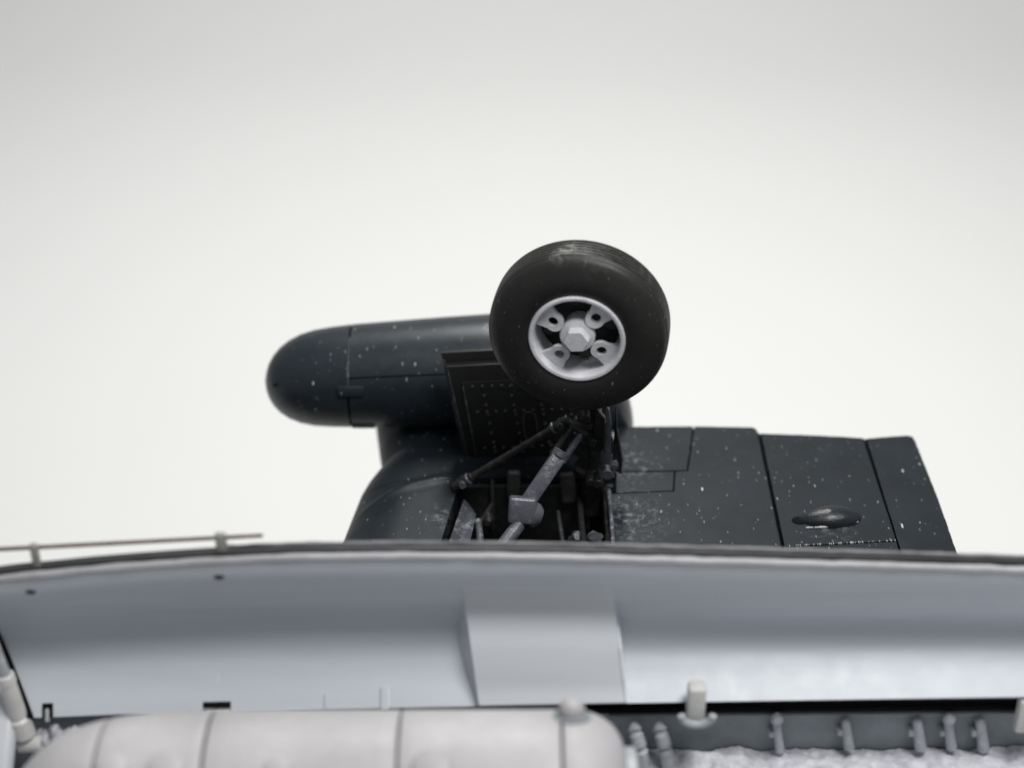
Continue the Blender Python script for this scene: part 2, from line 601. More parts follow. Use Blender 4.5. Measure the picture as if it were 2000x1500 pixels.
link('edge_wear_highlight', from_bm(bm, 'edge_wear_highlight'), M['edgewhite'], door)  # white bead that paints a highlight down the fairing's right edge


def door_box(px0, py0, px1, py1, deep, off, m, name, bev=0.003, parent=None):
    y = DY - off
    a, c = onY(px0, py0, y), onY(px1, py1, y)
    return link(name, from_bm(box_bm((abs(c.x - a.x), deep, abs(a.z - c.z)), T((a + c) / 2), bev), name), m, parent or door)


def door_tab(name, px0, px1, v0, v1, out, m, parent=None, back=0.004):
    """a low block that follows the door's inner face"""
    g = lambda push: [[door_pt(lerp(px0, px1, i / 4), lerp(v0, v1, j / 8), push) for j in range(9)] for i in range(5)]
    bm = shell(g(-out), g(back))
    bmesh.ops.recalc_face_normals(bm, faces=bm.faces)
    es = [e for e in bm.edges if len(e.link_faces) == 2 and e.calc_face_angle(0) > 1.0]
    bmesh.ops.bevel(bm, geom=es, offset=min(0.003, out * 0.6), segments=2, affect='EDGES', profile=0.5)
    return link(name, from_bm(bm, name), m, parent or door)


door_tab('tab', 742, 764, 0.855, 0.995, 0.006, M['grey'])
door_tab('tab', 632, 639, 0.90, 0.995, 0.003, M['grey'])
sl = door_tab('slot', 396, 451, 0.938, 0.992, 0.0015, M['gap'])
door_tab('slot_lip', 402, 448, 0.985, 1.0, 0.005, M['white'], sl)
br = door_tab('hinge_bracket', 82, 104, 0.90, 1.0, 0.002, M['gap'])
door_tab('hinge_pin', 88, 97, 0.93, 1.02, 0.006, M['ribgrey'], br)
# two dark dimples under the rim
for px, py in ((428, 1127), (60, 1156)):
    v = (py - smooth_tab(rim_tab, px)) / (smooth_tab(bot_tab, px) - smooth_tab(rim_tab, px))
    p = door_pt(px, v)
    bm = bmesh.new()
    bmesh.ops.create_icosphere(bm, subdivisions=2, radius=0.006, matrix=T(p) @ Matrix.Diagonal((1.3, 0.5, 0.7, 1)))
    link('dimple', from_bm(bm, 'dimple'), M['well'], door)
# pale hinge post with its cradle
hp = door_box(1344, 1337, 1374, 1412, 0.026, 0.016, M['white'], 'hinge_post', 0.006)
cen = onY(1362, 1398, DY - 0.035)
bm = bmesh.new()
prev = None
for k in range(13):
    a = R(180 + 180 * k / 12)
    p = cen + Vector((0.022 * math.cos(a), 0, 0.017 * math.sin(a)))
    if prev is not None:
        tube_bm(prev, p, 0.0058, 0.0058, 10, bm=bm, ch=0.02)
    prev = p
link('cradle', from_bm(bm, 'cradle'), M['ribgrey'], hp)
door_box(1992, 1364, 2030, 1424, 0.02, 0.0, M['white'], 'end_bracket', 0.004)

# --- thin rod clipped along the rim
bm = tube_bm(onY(-120, 1079, TOPY + 0.034), onY(513, 1046, TOPY + 0.034), 0.0030, 0.0027, 12)
rod = link('antenna_rod', from_bm(bm, 'antenna_rod'), M['bronze'], plane)
for (xa, ya, xb, yb) in ((57, 1063, 84, 1112), (419, 1042, 447, 1086)):
    a, c = onY(xa, ya, TOPY + 0.032), onY(xb, yb + 10, TOPY + 0.032)
    bm = box_bm((c.x - a.x, 0.009, a.z - c.z), T((a + c) / 2), 0.002)
    link('clip', from_bm(bm, 'clip'), M['clip'], rod)

# --- ram at the left end of the bay
p0, p1, p2, p3, p4 = onY(-40, 1190, 1.80), onY(14, 1330, 1.79), onY(36, 1400, 1.785), onY(50, 1440, 1.78), onY(58, 1462, 1.78)
bm = tube_bm(p0, p1, 0.0085, 0.0085)
ram = link('ram', from_bm(bm, 'ram'), M['ribgrey'], plane, label='pale ram rod at the left end of the bay')
link('collar', from_bm(tube_bm(p1 - (p1 - p0).normalized() * 0.012, p1 + (p1 - p0).normalized() * 0.004, 0.013), 'collar'), M['white'], ram)
link('cylinder', from_bm(tube_bm(p1, p2, 0.0115, 0.013), 'cylinder'), M['white'], ram)
link('cylinder', from_bm(tube_bm(p2, p3, 0.0165, 0.0165, ch=0.25), 'cylinder'), M['white'], ram)
link('foot', from_bm(tube_bm(p3 + Vector((-0.012, 0, -0.012)), p3 + Vector((0.022, 0, -0.012)), 0.013), 'foot'), M['white'], ram)
# bulkhead skin at the far left
bm = box_bm((0.30, 0.16, 0.03), T(onY(-176, 1452, 1.76), Matrix.Rotation(R(38), 3, 'X').to_euler()), 0.012, 4)
link('bulkhead', from_bm(bm, 'bulkhead'), M['fairing'], plane)

# ------------------------------------------------------------------ wing
wing_z = 0.0
le_px = [(735, 826), (741, 872), (747, 906), (729, 925), (713, 945), (701, 965), (681, 1015), (663, 1062), (642, 1120), (618, 1190), (606, 1225)]
le = sorted([(onZ(x, y, -0.05).y, onZ(x, y, -0.05).x) for x, y in le_px])
well_l = sorted([(onZ(x, y).y, onZ(x, y).x) for x, y in ((899, 940), (880, 1000), (862, 1060), (820, 1200))])
cre = [(lambda q: (q.x, q.y))(onZ(x, y)) for x, y in ((640, 1003), (690, 985), (720, 974), (760, 961), (800, 950), (845, 940), (890, 932), (940, 924), (1000, 918))]
Y0, Y1 = 1.95, 2.60
WELL_Y = onZ(900, 937).y
xr_far = onZ(1196, 900).x


def loft(y0, y1, rows, xr, name):
    outer, inner = [], []
    for j in range(rows + 1):
        y = lerp(y0, y1, j / rows)
        xl = interp(le, y)
        r_ = xr(y)
        ro, ri = [], []
        w = min(0.11, (r_ - xl) * 0.9)
        for k in range(46):
            if k < 20:
                x = lerp(r_, xl + w, k / 20)
                z = 0.0
            else:
                s = math.sin(R(90) * (k - 20) / 25)
                x = xl + w - w * s
                z = -0.075 * (1 - math.sqrt(max(0, 1 - s * s)))
            yc = smooth_tab(cre, x)
            z += (0.004 * math.exp(-((y - yc) / 0.010) ** 2) + 0.004 / (1 + math.exp(max(-50, min(50, (y - yc) / 0.012))))) * min(1, max(0, (x - xl) / 0.09))
            ro.append(Vector((x, y, z)))
            ri.append(Vector((lerp(r_, xl + 0.0002, k / 45), y, -0.15 + 0.072 * (k / 45) ** 3)))
        outer.append(ro)
        inner.append(ri)
    return shell(outer, inner)


wing = link('wing', from_bm(loft(Y0, WELL_Y, 150, lambda y: interp(well_l, y), 'wing'), 'wing'), M['wing'], plane,
            label='black wing underside flecked with pale chips')
link('wing_root_panel', from_bm(loft(WELL_Y + 0.0015, Y1, 70, lambda y: xr_far, 'p'), 'wing_root_panel'), M['wing'], wing)


def plate(name, pxs, z=0.0, m=None, thick=0.014):
    fine = []
    n = len(pxs)
    for i in range(n):
        (x0, y0), (x1, y1) = pxs[i], pxs[(i + 1) % n]
        k = max(1, int(math.hypot(x1 - x0, y1 - y0) / 9))
        for j in range(k):
            x, y = lerp(x0, x1, j / k), lerp(y0, y1, j / k)
            jit = 0.9 if k > 4 and j else 0.0
            fine.append((x + jit * noise.noise(Vector((x * 0.09, y * 0.09, 2))), y + jit * 0.7 * noise.noise(Vector((x * 0.09, y * 0.09, 7)))))
    pts = [onZ(x, y, z) for x, y in fine]
    return link(name, from_bm(prism_bm(pts, thick), name), m or M['wing'], wing, smooth=False)


plate('skin_panel', [(1198, 833), (1354, 832), (1342, 918.2), (1198, 920.2)])
plate('skin_panel', [(1203, 921.4), (1317, 920.6), (1314.8, 958), (1203, 962.8)])
plate('skin_panel', [(1356.6, 832), (1470, 834), (1478, 838), (1480, 846), (1552, 1190), (1188, 1190), (1192, 964.4), (1316.2, 959.4), (1318.6, 920.2), (1343.4, 919.2)])
plate('aileron', [(1486, 846), (1600, 850), (1686, 855), (1751, 1055.6), (1532, 1066.8)], -0.001)
plate('aileron_root_panel', [(1532.5, 1068.6), (1751.5, 1057.4), (1786, 1190), (1560, 1190)], -0.001)
plate('trailing_edge', [(1692.5, 856), (1740, 852), (1772, 850), (1782, 852), (1788, 861), (1830, 967), (1872, 1086), (1909, 1190), (1795, 1190)], -0.001)
bm = bmesh.new()
for i in range(64):                          # rubbed flecks along the panel joint
    t = i / 63
    if noise.noise(Vector((i * 0.37, 2, 5))) + 0.35 * random.uniform(-1, 1) < -0.05:
        continue
    p = onZ(lerp(1536, 1748, t) + random.uniform(-1, 1), lerp(1067, 1056, t), -0.001)
    box_bm((random.uniform(0.0006, 0.0014), random.uniform(0.002, 0.006), 0.0024), T(p), bm=bm)
link('rubbed_joint', from_bm(bm, 'rubbed_joint'), M['scuff'], wing, smooth=False, kind='stuff')
# dark core under the panels, seen only in the seams
core = [(1200, 836), (1474, 838), (1484, 848), (1689, 858), (1779, 856), (1824, 967), (1900, 1190), (1192, 1190)]
pts = [onZ(x, y, -0.013) for x, y in core]
link('core', from_bm(prism_bm(pts, 0.07, 0.0), 'core'), M['gap'], wing)

# teardrop blister on the aileron
cb = onZ(1620, 1014, -0.002)
bm = bmesh.new()
bmesh.ops.create_uvsphere(bm, u_segments=40, v_segments=20, radius=1.0)
for v in bm.verts:
    x = v.co.x
    k = 1 - 0.30 * max(0, -x) ** 1.2
    v.co = Vector((x * 0.052, v.co.y * 0.026 * k, v.co.z * 0.0215 * k))
bmesh.ops.transform(bm, matrix=T(cb) @ Matrix.Rotation(R(4), 4, 'Z'), verts=bm.verts)
bl = link('blister', from_bm(bm, 'blister'), M['gloss'], wing)
bm = bmesh.new()
prev = None
for k in range(31):
    t = k / 30
    p = onZ(lerp(1574, 1676, t), lerp(1031, 1019, t) + 3 * math.sin(t * math.pi), 0.0005)
    if prev is not None and noise.noise(Vector((k * 0.9, 3, 1))) > -0.28:
        tube_bm(prev, p, 0.0016 + 0.0014 * abs(noise.noise(Vector((k * 1.3, 0, 2)))), None, 8, bm=bm, ch=0.05)
    prev = p
link('scuffed_edge', from_bm(bm, 'scuffed_edge'), M['scuff'], bl)
bm = bmesh.new()
bmesh.ops.create_icosphere(bm, subdivisions=3, radius=0.011, matrix=T(onZ(1562, 1017, -0.001)) @ Matrix.Diagonal((1.2, 1.0, 0.25, 1)))
link('inlet', from_bm(bm, 'inlet'), M['gap'], bl)

# ------------------------------------------------------------------ wheel well
xl, xr = onZ(880, 1000).x, onZ(1191, 1000).x
yf, yn = WELL_Y, 1.97
well = link('wheel_well', from_bm(box_bm((xr - xl + 0.1, yf - yn, 0.008), T(((xl + xr) / 2, (yf + yn) / 2, -0.125)), 0.001), 'wheel_well'), M['well'], plane)
link('side_wall', from_bm(box_bm((0.010, yf - yn - 0.004, 0.118), T((xr - 0.004, (yf + yn) / 2, -0.064)), 0.003), 'side_wall'), M['gear'], well)
link('end_wall', from_bm(box_bm((xr - xl + 0.02, 0.01, 0.118), T(((xl + xr) / 2, yf - 0.008, -0.064)), 0.002), 'end_wall'), M['well'], well)
link('edge_strip', from_bm(box_bm((0.007, 0.24, 0.010), T((xr + 0.001, 2.17, 0.002)), 0.003), 'edge_strip'), M['edge'], well)
for (px, py, w, h, tilt) in ((1003, 946, 26, 56, 2), (1110, 952, 30, 62, -5)):
    bm = box_bm((w / F * 2.85, 0.014, h / F * 2.85 * 1.15), T(onY(px, py, yf - 0.022), Matrix.Rotation(R(tilt), 3, 'Y').to_euler()), 0.005, 3)
    link('stiffener', from_bm(bm, 'stiffener'), M['pad'], well)
bm = shell([[onZ(906, 975, 0.001), onZ(872, 1072, 0.001)], [onZ(916, 985, -0.012), onZ(893, 1078, -0.010)], [onZ(930, 1005, -0.018), onZ(912, 1084, -0.016)]],
           [[onZ(906, 975, -0.008), onZ(872, 1072, -0.008)], [onZ(914, 985, -0.022), onZ(893, 1078, -0.02)], [onZ(928, 1005, -0.03), onZ(912, 1084, -0.028)]])
link('chamfer_panel', from_bm(bm, 'chamfer_panel'), M['edge'], well, angle=20)
for (a, c, r_) in (((921, 996), (903, 1072), 0.0042), ((934, 1016), (940, 1075), 0.0055), ((938, 1020), (962, 985), 0.004), ((1090, 1000), (1100, 1068), 0.004), ((1132, 975), (1140, 1068), 0.005)):
    bm = tube_bm(onZ(a[0], a[1], -0.020), onZ(c[0], c[1], -0.020), r_, r_ * 1.1)
    link('pipe', from_bm(bm, 'pipe'), M['edge'] if 0.0052 < r_ else M['well'], well)
for px in (962, 1150):
    bm = box_bm((0.006, 0.012, 0.10), T(onY(px, 985, yf - 0.018)), 0.002)
    link('frame', from_bm(bm, 'frame'), M['pad'], well)
bm = box_bm((0.10, 0.05, 0.018), T(Vector((onZ(985, 1030).x, onZ(985, 1030).y, -0.115))), 0.004)
link('box', from_bm(bm, 'box'), M['pad'], well)
for (px, py) in ((1128, 1052), (1164, 1054), (952, 1015)):
    bm = bmesh.new()
    bmesh.ops.create_icosphere(bm, subdivisions=2, radius=0.014)
    for v in bm.verts:
        v.co *= 1 + 0.4 * noise.noise(v.co * 110 + Vector((px, 0, 0)))
    bmesh.ops.translate(bm, verts=bm.verts, vec=onZ(px, py, -0.03))
    link('fitting', from_bm(bm, 'fitting'), M['edge'] if py > 1040 else M['gear'], well)

# ------------------------------------------------------------------ tip pod
PY = 2.53
pod_prof = [(519, 744, 0), (519.6, 744, 10), (522, 744, 22), (527, 743.5, 36), (536, 743, 51), (549, 742, 65), (566, 741, 77), (588, 739.5, 87), (615, 738, 94), (650, 736, 98), (687, 734, 100.5),
            (691, 734, 101), (780, 730, 104), (870, 726, 107), (960, 722, 109), (1050, 722, 107), (1120, 734, 98), (1170, 756, 84), (1205, 782, 66), (1225, 806, 45), (1234, 822, 24), (1237, 828, 0)]


def pod_ring(px, py, rp, sub, a0, a1, n):
    c = onY(px, py, PY)
    r = max(0.0005, rp * 3.01 / F - sub)
    return [c + Vector((0, r * math.cos(lerp(a0, a1, i / n)), r * math.sin(lerp(a0, a1, i / n)))) for i in range(n + 1)]


def dense(tab, lo, hi, step):
    t = [r for r in tab if lo <= r[0] <= hi]
    out = []
    for a, c in zip(t, t[1:]):
        k = max(1, int((c[0] - a[0]) / step))
        for i in range(k):
            out.append(tuple(lerp(a[q], c[q], i / k) for q in range(3)))
    out.append(t[-1])
    return out


def pod_part(name, lo, hi, a0, a1, n, parent, m=M['black'], sub=0.0, thick=0.006):
    rows = dense(pod_prof, lo, hi, 18)
    outer = [pod_ring(*r, sub, a0, a1, n) for r in rows]
    inner = [pod_ring(*r, sub + thick, a0, a1, n) for r in rows]
    if abs(abs(a1 - a0) - 2 * math.pi) < 1e-6:
        outer = [list(x)[:-1] for x in outer]
        inner = [list(x)[:-1] for x in inner]
        outer = [list(x) for x in zip(*outer)]
        inner = [list(x) for x in zip(*inner)]
        return link(name, from_bm(shell(outer, inner, True), name), m, parent, angle=50)
    return link(name, from_bm(shell(outer, inner), name), m, parent, angle=50)


pod = pod_part('pod', 519, 1237, 0, 2 * math.pi, 48, plane, M['gap'], 0.0045)
pod['label'] = 'round-nosed black pod behind the wheel'
pod_part('nose_cap', 519, 687, 0, 2 * math.pi, 64, pod)
SE = R(150)
pod_part('upper_panel', 691, 1237, R(-20), SE - R(0.7), 60, pod)
pod_part('lower_panel', 691, 1237, SE + R(0.7), R(339), 60, pod)


def pod_surface(px, py_c, rp, ang, out=0.0):
    c = onY(px, py_c, PY)
    r = rp * 3.01 / F + out
    return c + Vector((0, r * math.cos(ang), r * math.sin(ang)))


ang = R(164)
p = pod_surface(694, 734, 100.5, ang, 0.001)
link('latch', from_bm(box_bm((0.046, 0.018, 0.007), axis_m(p, Vector((0, math.cos(ang), math.sin(ang))), (1, 0, 0)), 0.002), 'latch'), M['black'], pod)
ang = R(221)
p = pod_surface(712, 733, 100.5, ang, 0.001)
link('latch', from_bm(box_bm((0.040, 0.015, 0.007), axis_m(p, Vector((0, math.cos(ang), math.sin(ang))), (1, 0, 0)), 0.002), 'latch'), M['black'], pod)
bm = bmesh.new()
for i in range(40):
    a0_, a1_ = R(100 + 62 * i / 40), R(100 + 62 * (i + 1) / 40)
    j = 0.0012 * noise.noise(Vector((i * 0.7, 0, 5)))
    tube_bm(pod_surface(689, 734, 100.5, a0_, -0.0008) + Vector((j, 0, 0)), pod_surface(689, 734, 100.5, a1_, -0.0008) + Vector((j, 0, 0)), 0.0016, None, 6, bm=bm, ch=0.02)
link('scuffed_seam', from_bm(bm, 'scuffed_seam'), M['edge'], pod)
bm = bmesh.new()
bmesh.ops.create_icosphere(bm, subdivisions=2, radius=0.0035, matrix=T(atD(537, 752, 2.955)))
link('drain_hole', from_bm(bm, 'drain_hole'), M['gap'], pod)

# ------------------------------------------------------------------ undercarriage door standing beside the pod
GY = 2.395
TL, TR, BR_, BL = onY(862, 691, GY), onY(1176, 672, GY), onY(1200, 930, GY + 0.012), onY(914, 925, GY + 0.012)
gn = (TR - TL).cross(BL - TL).normalized()
if gn.y > 0:
    gn = -gn                                 # faces the camera


def on_gear_door(px, py, out=0.0):
    v = ray(px, py)
    t = (TL - C0).dot(gn) / v.dot(gn)
    return C0 + v * t + gn * out


def slab(name, pts, m, parent, thick, out, bev=0.002):
    bm = bmesh.new()
    q = [on_gear_door(x, y, out) for x, y in pts]
    a = [bm.verts.new(p) for p in q]
    b_ = [bm.verts.new(p - gn * thick) for p in q]
    n = len(q)
    bm.faces.new(a)
    bm.faces.new(b_[::-1])
    for i in range(n):
        bm.faces.new((a[i], b_[i], b_[(i+1) % n], a[(i+1) % n]))
    bmesh.ops.recalc_face_normals(bm, faces=bm.faces)
    if bev:
        bmesh.ops.bevel(bm, geom=bm.edges[:], offset=bev, segments=2, affect='EDGES', profile=0.5)
    return link(name, from_bm(bm, name), m, parent, angle=35)


gd = slab('gear_door', [(861, 690), (1176, 672), (1205, 930), (914, 925)], M['geardoor'], plane, 0.008, 0.0)
gd['label'] = 'black riveted undercarriage door beside the wheel'
slab('door_plate', [(871, 707), (1174, 690), (1200, 930), (921, 925)], M['geardoor'], gd, 0.014, 0.015, 0.0015)
slab('raised_panel', [(902, 735), (1150, 722), (1176, 905), (934, 912)], M['geardoor'], gd, 0.004, 0.0185, 0.0012)
slab('edge_bead', [(866, 700), (868.5, 700), (916, 922), (913.5, 922)], M['edge'], gd, 0.003, 0.0055, 0.0005)
slab('edge_bead', [(874, 712), (876, 712), (923, 918), (921, 918)], M['edge'], gd, 0.002, 0.0165, 0.0003)
slab('edge_bead', [(904, 742), (905.6, 742), (937, 908), (935.4, 908)], M['edge'], gd, 0.002, 0.0200, 0.0003)
bm = bmesh.new()


def rivet_line(x0, y0, x1, y1, step=17.5):
    l = math.hypot(x1 - x0, y1 - y0)
    n = int(l / step)
    for i in range(n + 1):
        p = on_gear_door(lerp(x0, x1, i / max(1, n)), lerp(y0, y1, i / max(1, n)), 0.0185)
        bmesh.ops.create_icosphere(bm, subdivisions=1, radius=0.0030, matrix=T(p))


for x in (942, 996, 1050, 1104):
    rivet_line(x, 742, x + 33, 905)
for y in (742, 792, 862, 905):
    rivet_line(905 + (y - 742) * 0.2 + 18, y, 1150, y - 8)
link('rivets', from_bm(bm, 'rivets'), M['rivet'], gd, kind='stuff')
# oval stiffening ring
bm = bmesh.new()
prev = None
for k in range(29):
    a = 2 * math.pi * k / 28
    ca, sa = math.cos(a), math.sin(a)
    px = 1036 + 13 * (abs(ca) ** 0.7) * (1 if ca > 0 else -1)
    py = 822 + 30 * (abs(sa) ** 0.8) * (1 if sa > 0 else -1)
    p = on_gear_door(px + (py - 822) * 0.1, py, 0.0185)
    if prev is not None:
        tube_bm(prev, p, 0.0018, 0.0018, 8, bm=bm, ch=0.02)
    prev = p
link('oval_ring', from_bm(bm, 'oval_ring'), M['rivet'], gd)

# ------------------------------------------------------------------ wheel
WC = atD(1132, 637.5, 2.60)
yaw, tilt = R(-8.5), R(0.4)
ax = Vector((math.sin(yaw), -math.cos(yaw) * math.cos(tilt), math.sin(tilt)))
WM = axis_m(WC, ax, CR)
wheel = empty('wheel', WC, plane)
wheel['label'] = 'black tyred main wheel with silver grey hub'
RT = 0.1374
side = [(0.070, 0.034), (0.0755, 0.0385), (0.085, 0.0410), (0.098, 0.0420), (0.111, 0.0405), (0.1215, 0.0372), (0.1285, 0.0335), (0.1322, 0.0302), (0.1338, 0.0272), (0.1342, 0.0255), (0.1352, 0.0245), (0.1366, 0.0225)]
tp = [(r, -z) for r, z in side]
for zg in (-0.0165, -0.0083, 0.0, 0.0083, 0.0165):
    crown = RT - 1.6 * zg * zg
    tp += [(crown, zg - 0.0015), (crown - 0.0019, zg - 0.0009), (crown - 0.0019, zg + 0.0009), (crown, zg + 0.0015)]
tp += side[::-1]
link('tyre', from_bm(lathe_bm(tp, 128, WM, closed=True), 'tyre'), M['tyre'], wheel, angle=32)
rp = [(0.0735, 0.030), (0.0738, 0.0385), (0.0722, 0.0412), (0.0695, 0.0418), (0.0668, 0.0405), (0.0655, 0.0365), (0.0645, 0.020), (0.0635, -0.02), (0.0735, -0.024)]
rim = link('rim', from_bm(lathe_bm(rp, 96, WM, closed=True), 'rim'), M['rim'], wheel)
link('brake_disc', from_bm(lathe_bm([(0, -0.012), (0.040, -0.012), (0.052, -0.016), (0.0636, -0.018), (0.0636, -0.024), (0, -0.024)], 64, WM), 'brake_disc'), M['well'], wheel)


def lug(angle):
    """tapered lug with a round hole, its wide root on the rim"""
    n = 40
    hole_r, hc, hr = 0.0435, None, 0.0078
    outline = []
    # outline in (radial, tangential)
    base = [(0.0662, -0.0225), (0.0662, -0.011), (0.0665, 0.0), (0.0662, 0.011), (0.0662, 0.0225)]
    tip = []
    for k in range(13):
        a = R(75 + 210 * k / 12)
        tip.append((0.0415 + 0.0148 * math.cos(a), 0.0148 * math.sin(a)))
    poly = base + tip
    # resample by direction from the hole centre
    def hit(a):
        d = (math.cos(a), math.sin(a))
        best = None
        for (x0, y0), (x1, y1) in zip(poly, poly[1:] + poly[:1]):
            ex, ey = x1 - x0, y1 - y0
            det = d[0] * (-ey) - d[1] * (-ex)
            if abs(det) < 1e-12:
                continue
            bx, by = x0 - hole_r, y0
            t = (bx * (-ey) - by * (-ex)) / det
            s = (d[0] * by - d[1] * bx) / det
            if t > 0 and -1e-6 <= s <= 1 + 1e-6 and (best is None or t > best):
                best = t
        return (hole_r + d[0] * best, d[1] * best)
    ca, sa = math.cos(angle), math.sin(angle)

    def P(r, t, z):
        return WM @ Vector((r * ca - t * sa, r * sa + t * ca, z + (0.066 - r) * 0.18))
    bm = bmesh.new()
    loops = []
    for zt, in ((0.026,), (0.018,)):
        o_ = []
        i_ = []
        for k in range(n):
            a = 2 * math.pi * (k + 0.5) / n
            x, y = hit(a)
            o_.append(bm.verts.new(P(x, y, zt)))
            i_.append(bm.verts.new(P(hole_r + hr * math.cos(a), hr * math.sin(a), zt)))
        loops.append((o_, i_))
    (o1, i1), (o2, i2) = loops
    for k in range(n):
        q = (k + 1) % n
        bm.faces.new((o1[k], o1[q], i1[q], i1[k]))
        bm.faces.new((o2[k], i2[k], i2[q], o2[q]))
        bm.faces.new((o1[k], o2[k], o2[q], o1[q]))
        bm.faces.new((i1[k], i1[q], i2[q], i2[k]))
    return bm


for d in (149, 51, -31, -128):
    link('spoke', from_bm(lug(R(d)), 'spoke'), M['rim'], wheel, angle=30)
for d in (100, 10, -80, 190):                # brake pistons seen between the spokes
    c = Vector((0.047 * math.cos(R(d)), 0.047 * math.sin(R(d)), -0.012))
    link('brake_piston', from_bm(lathe_bm([(0, 0.012), (0.009, 0.012), (0.011, 0.010), (0.011, -0.002), (0, -0.002)], 24, WM @ Matrix.Translation(c)), 'brake_piston'), M['gear'], wheel)
link('hub', from_bm(lathe_bm([(0, -0.01), (0.022, -0.01), (0.0265, 0.018), (0.0272, 0.028), (0.0256, 0.0315), (0.0205, 0.033), (0, 0.033)], 48, WM), 'hub'), M['rim'], wheel)
link('hub_nut', from_bm(lathe_bm([(0, 0.034), (0.0196, 0.032), (0.0196, 0.0450), (0.0180, 0.0475), (0, 0.0475)], 6, WM, phase=0.12), 'hub_nut'), M['rim'], wheel, angle=15)

# ------------------------------------------------------------------ leg and struts
LB = onY(1158, 960, 2.312) + Vector((0, 0, -0.04))
LT = WC - ax * 0.078
leg = link('gear_leg', from_bm(tube_bm(LB, LT, 0.022, 0.019, 24), 'gear_leg'), M['gear'], plane)
link('axle', from_bm(tube_bm(LT - ax * 0.02, WC, 0.02, 0.02, 24), 'axle'), M['gear'], leg)
for t, r_, h_ in ((0.22, 0.028, 0.02), (0.45, 0.027, 0.014), (0.98, 0.03, 0.03)):
    q = LB.lerp(LT, t)
    d_ = (LT - LB).normalized()
    link('collar', from_bm(tube_bm(q - d_ * h_ / 2, q + d_ * h_ / 2, r_, r_, 24, ch=0.2), 'collar'), M['gear'], leg)


def blade(name, pts, y, thick, m, parent, bev=0.0012):
    bm = bmesh.new()
    q = [onY(a, c, y) for a, c in pts]
    A = [bm.verts.new(p - Vector((0, thick / 2, 0))) for p in q]
    B = [bm.verts.new(p + Vector((0, thick / 2, 0))) for p in q]
    n = len(q)
    bm.faces.new(A)
    bm.faces.new(B[::-1])
    for i in range(n):
        bm.faces.new((A[i], B[i], B[(i+1) % n], A[(i+1) % n]))
    bmesh.ops.recalc_face_normals(bm, faces=bm.faces)
    bmesh.ops.bevel(bm, geom=bm.edges[:], offset=bev, segments=2, affect='EDGES', profile=0.5)
    return link(name, from_bm(bm, name), m, parent, angle=35)


blade('leg_fairing', [(1183, 788), (1190, 800), (1194, 830), (1192, 905), (1178, 905), (1184, 840)], 2.262, 0.010, M['strut'], leg)
blade('leg_fairing', [(1203, 783), (1205, 830), (1216, 895), (1214, 925), (1195, 915), (1199, 850)], 2.275, 0.006, M['gear'], leg)
blade('leg_fairing', [(1202, 782), (1204, 782), (1207, 836), (1218, 900), (1215, 905), (1204, 840)], 2.270, 0.004, M['strut'], leg, 0.0005)
blade('torque_link', [(1168, 800), (1182, 815), (1180, 870), (1160, 905), (1152, 880)], 2.282, 0.012, M['gear'], leg)
for (px, py, r_) in ((1143, 812, 0.008), (1156, 858, 0.007), (1186, 920, 0.010), (1168, 938, 0.008), (1152, 935, 0.007), (1200, 905, 0.006)):
    q = onY(px, py, 2.27)
    link('bolt', from_bm(tube_bm(q + Vector((0, 0.02, 0)), q - Vector((0, 0.012, 0.0)), r_, r_, 12), 'bolt'), M['edge'] if px in (1186, 1200) else M['gear'], leg)

# thin side stay
sa, sb = onY(1106, 822, 2.270), onZ(893, 948, 0.015)
ss = link('side_stay', from_bm(tube_bm(sa.lerp(sb, 0.10), sb.lerp(sa, 0.10), 0.0062, 0.0062), 'side_stay'), M['gear'], plane)
for q, o_ in ((sa, sb), (sb, sa)):
    d_ = (o_ - q).normalized()
    link('end_fitting', from_bm(tube_bm(q - d_ * 0.006, q + d_ * 0.034, 0.0095, 0.0080), 'end_fitting'), M['gear'], ss)
    link('pin', from_bm(tube_bm(q + d_ * 0.012 + Vector((0, -0.016, 0.004)), q + d_ * 0.012 + Vector((0, 0.016, -0.004)), 0.006), 'pin'), M['edge'] if q is sb else M['gear'], ss)
    link('band', from_bm(tube_bm(q + d_ * 0.022, q + d_ * 0.027, 0.0105, 0.0105, ch=0.1), 'band'), M['strut'], ss)

# thick retraction strut: fork above, grey shank, knuckle and lower rod
ra, rb_ = onY(1128, 838, 2.262), onZ(1024, 990, 0.045)
d_ = (rb_ - ra).normalized()
side = d_.cross(Vector((0, -0.8, 0.55))).normalized()
sp0, sp1 = ra + d_ * 0.045, rb_
bm = box_bm((0.0255, 0.020, (sp1 - sp0).length), axis_m((sp0 + sp1) / 2, d_, side), 0.0035, 2)
tube_bm(sp0 - d_ * 0.002, sp0 + d_ * 0.010, 0.0145, 0.0145, 16, bm=bm, ch=0.1)
rs = link('retraction_strut', from_bm(bm, 'retraction_strut'), M['strut'], plane, angle=30,
          label='scuffed grey strut with a square knuckle')
side = d_.cross(Vector((0, -0.8, 0.55))).normalized()
for s in (-1, 1):
    a = ra + side * 0.0095 * s
    link('fork_arm', from_bm(tube_bm(a - d_ * 0.002, a + d_ * 0.058, 0.0052, 0.0062, 12), 'fork_arm'), M['strut'] if s < 0 else M['gear'], rs)
link('fork_pin', from_bm(tube_bm(ra - side * 0.018, ra + side * 0.018, 0.006), 'fork_pin'), M['gear'], rs)
kn = onZ(1020, 996, 0.045)
km = T(kn) @ Matrix.Rotation(R(4), 4, 'Y') @ Matrix.Rotation(R(-28), 4, 'X')
link('knuckle', from_bm(box_bm((0.044, 0.036, 0.042), km, 0.0045, 3), 'knuckle'), M['strut'], rs)
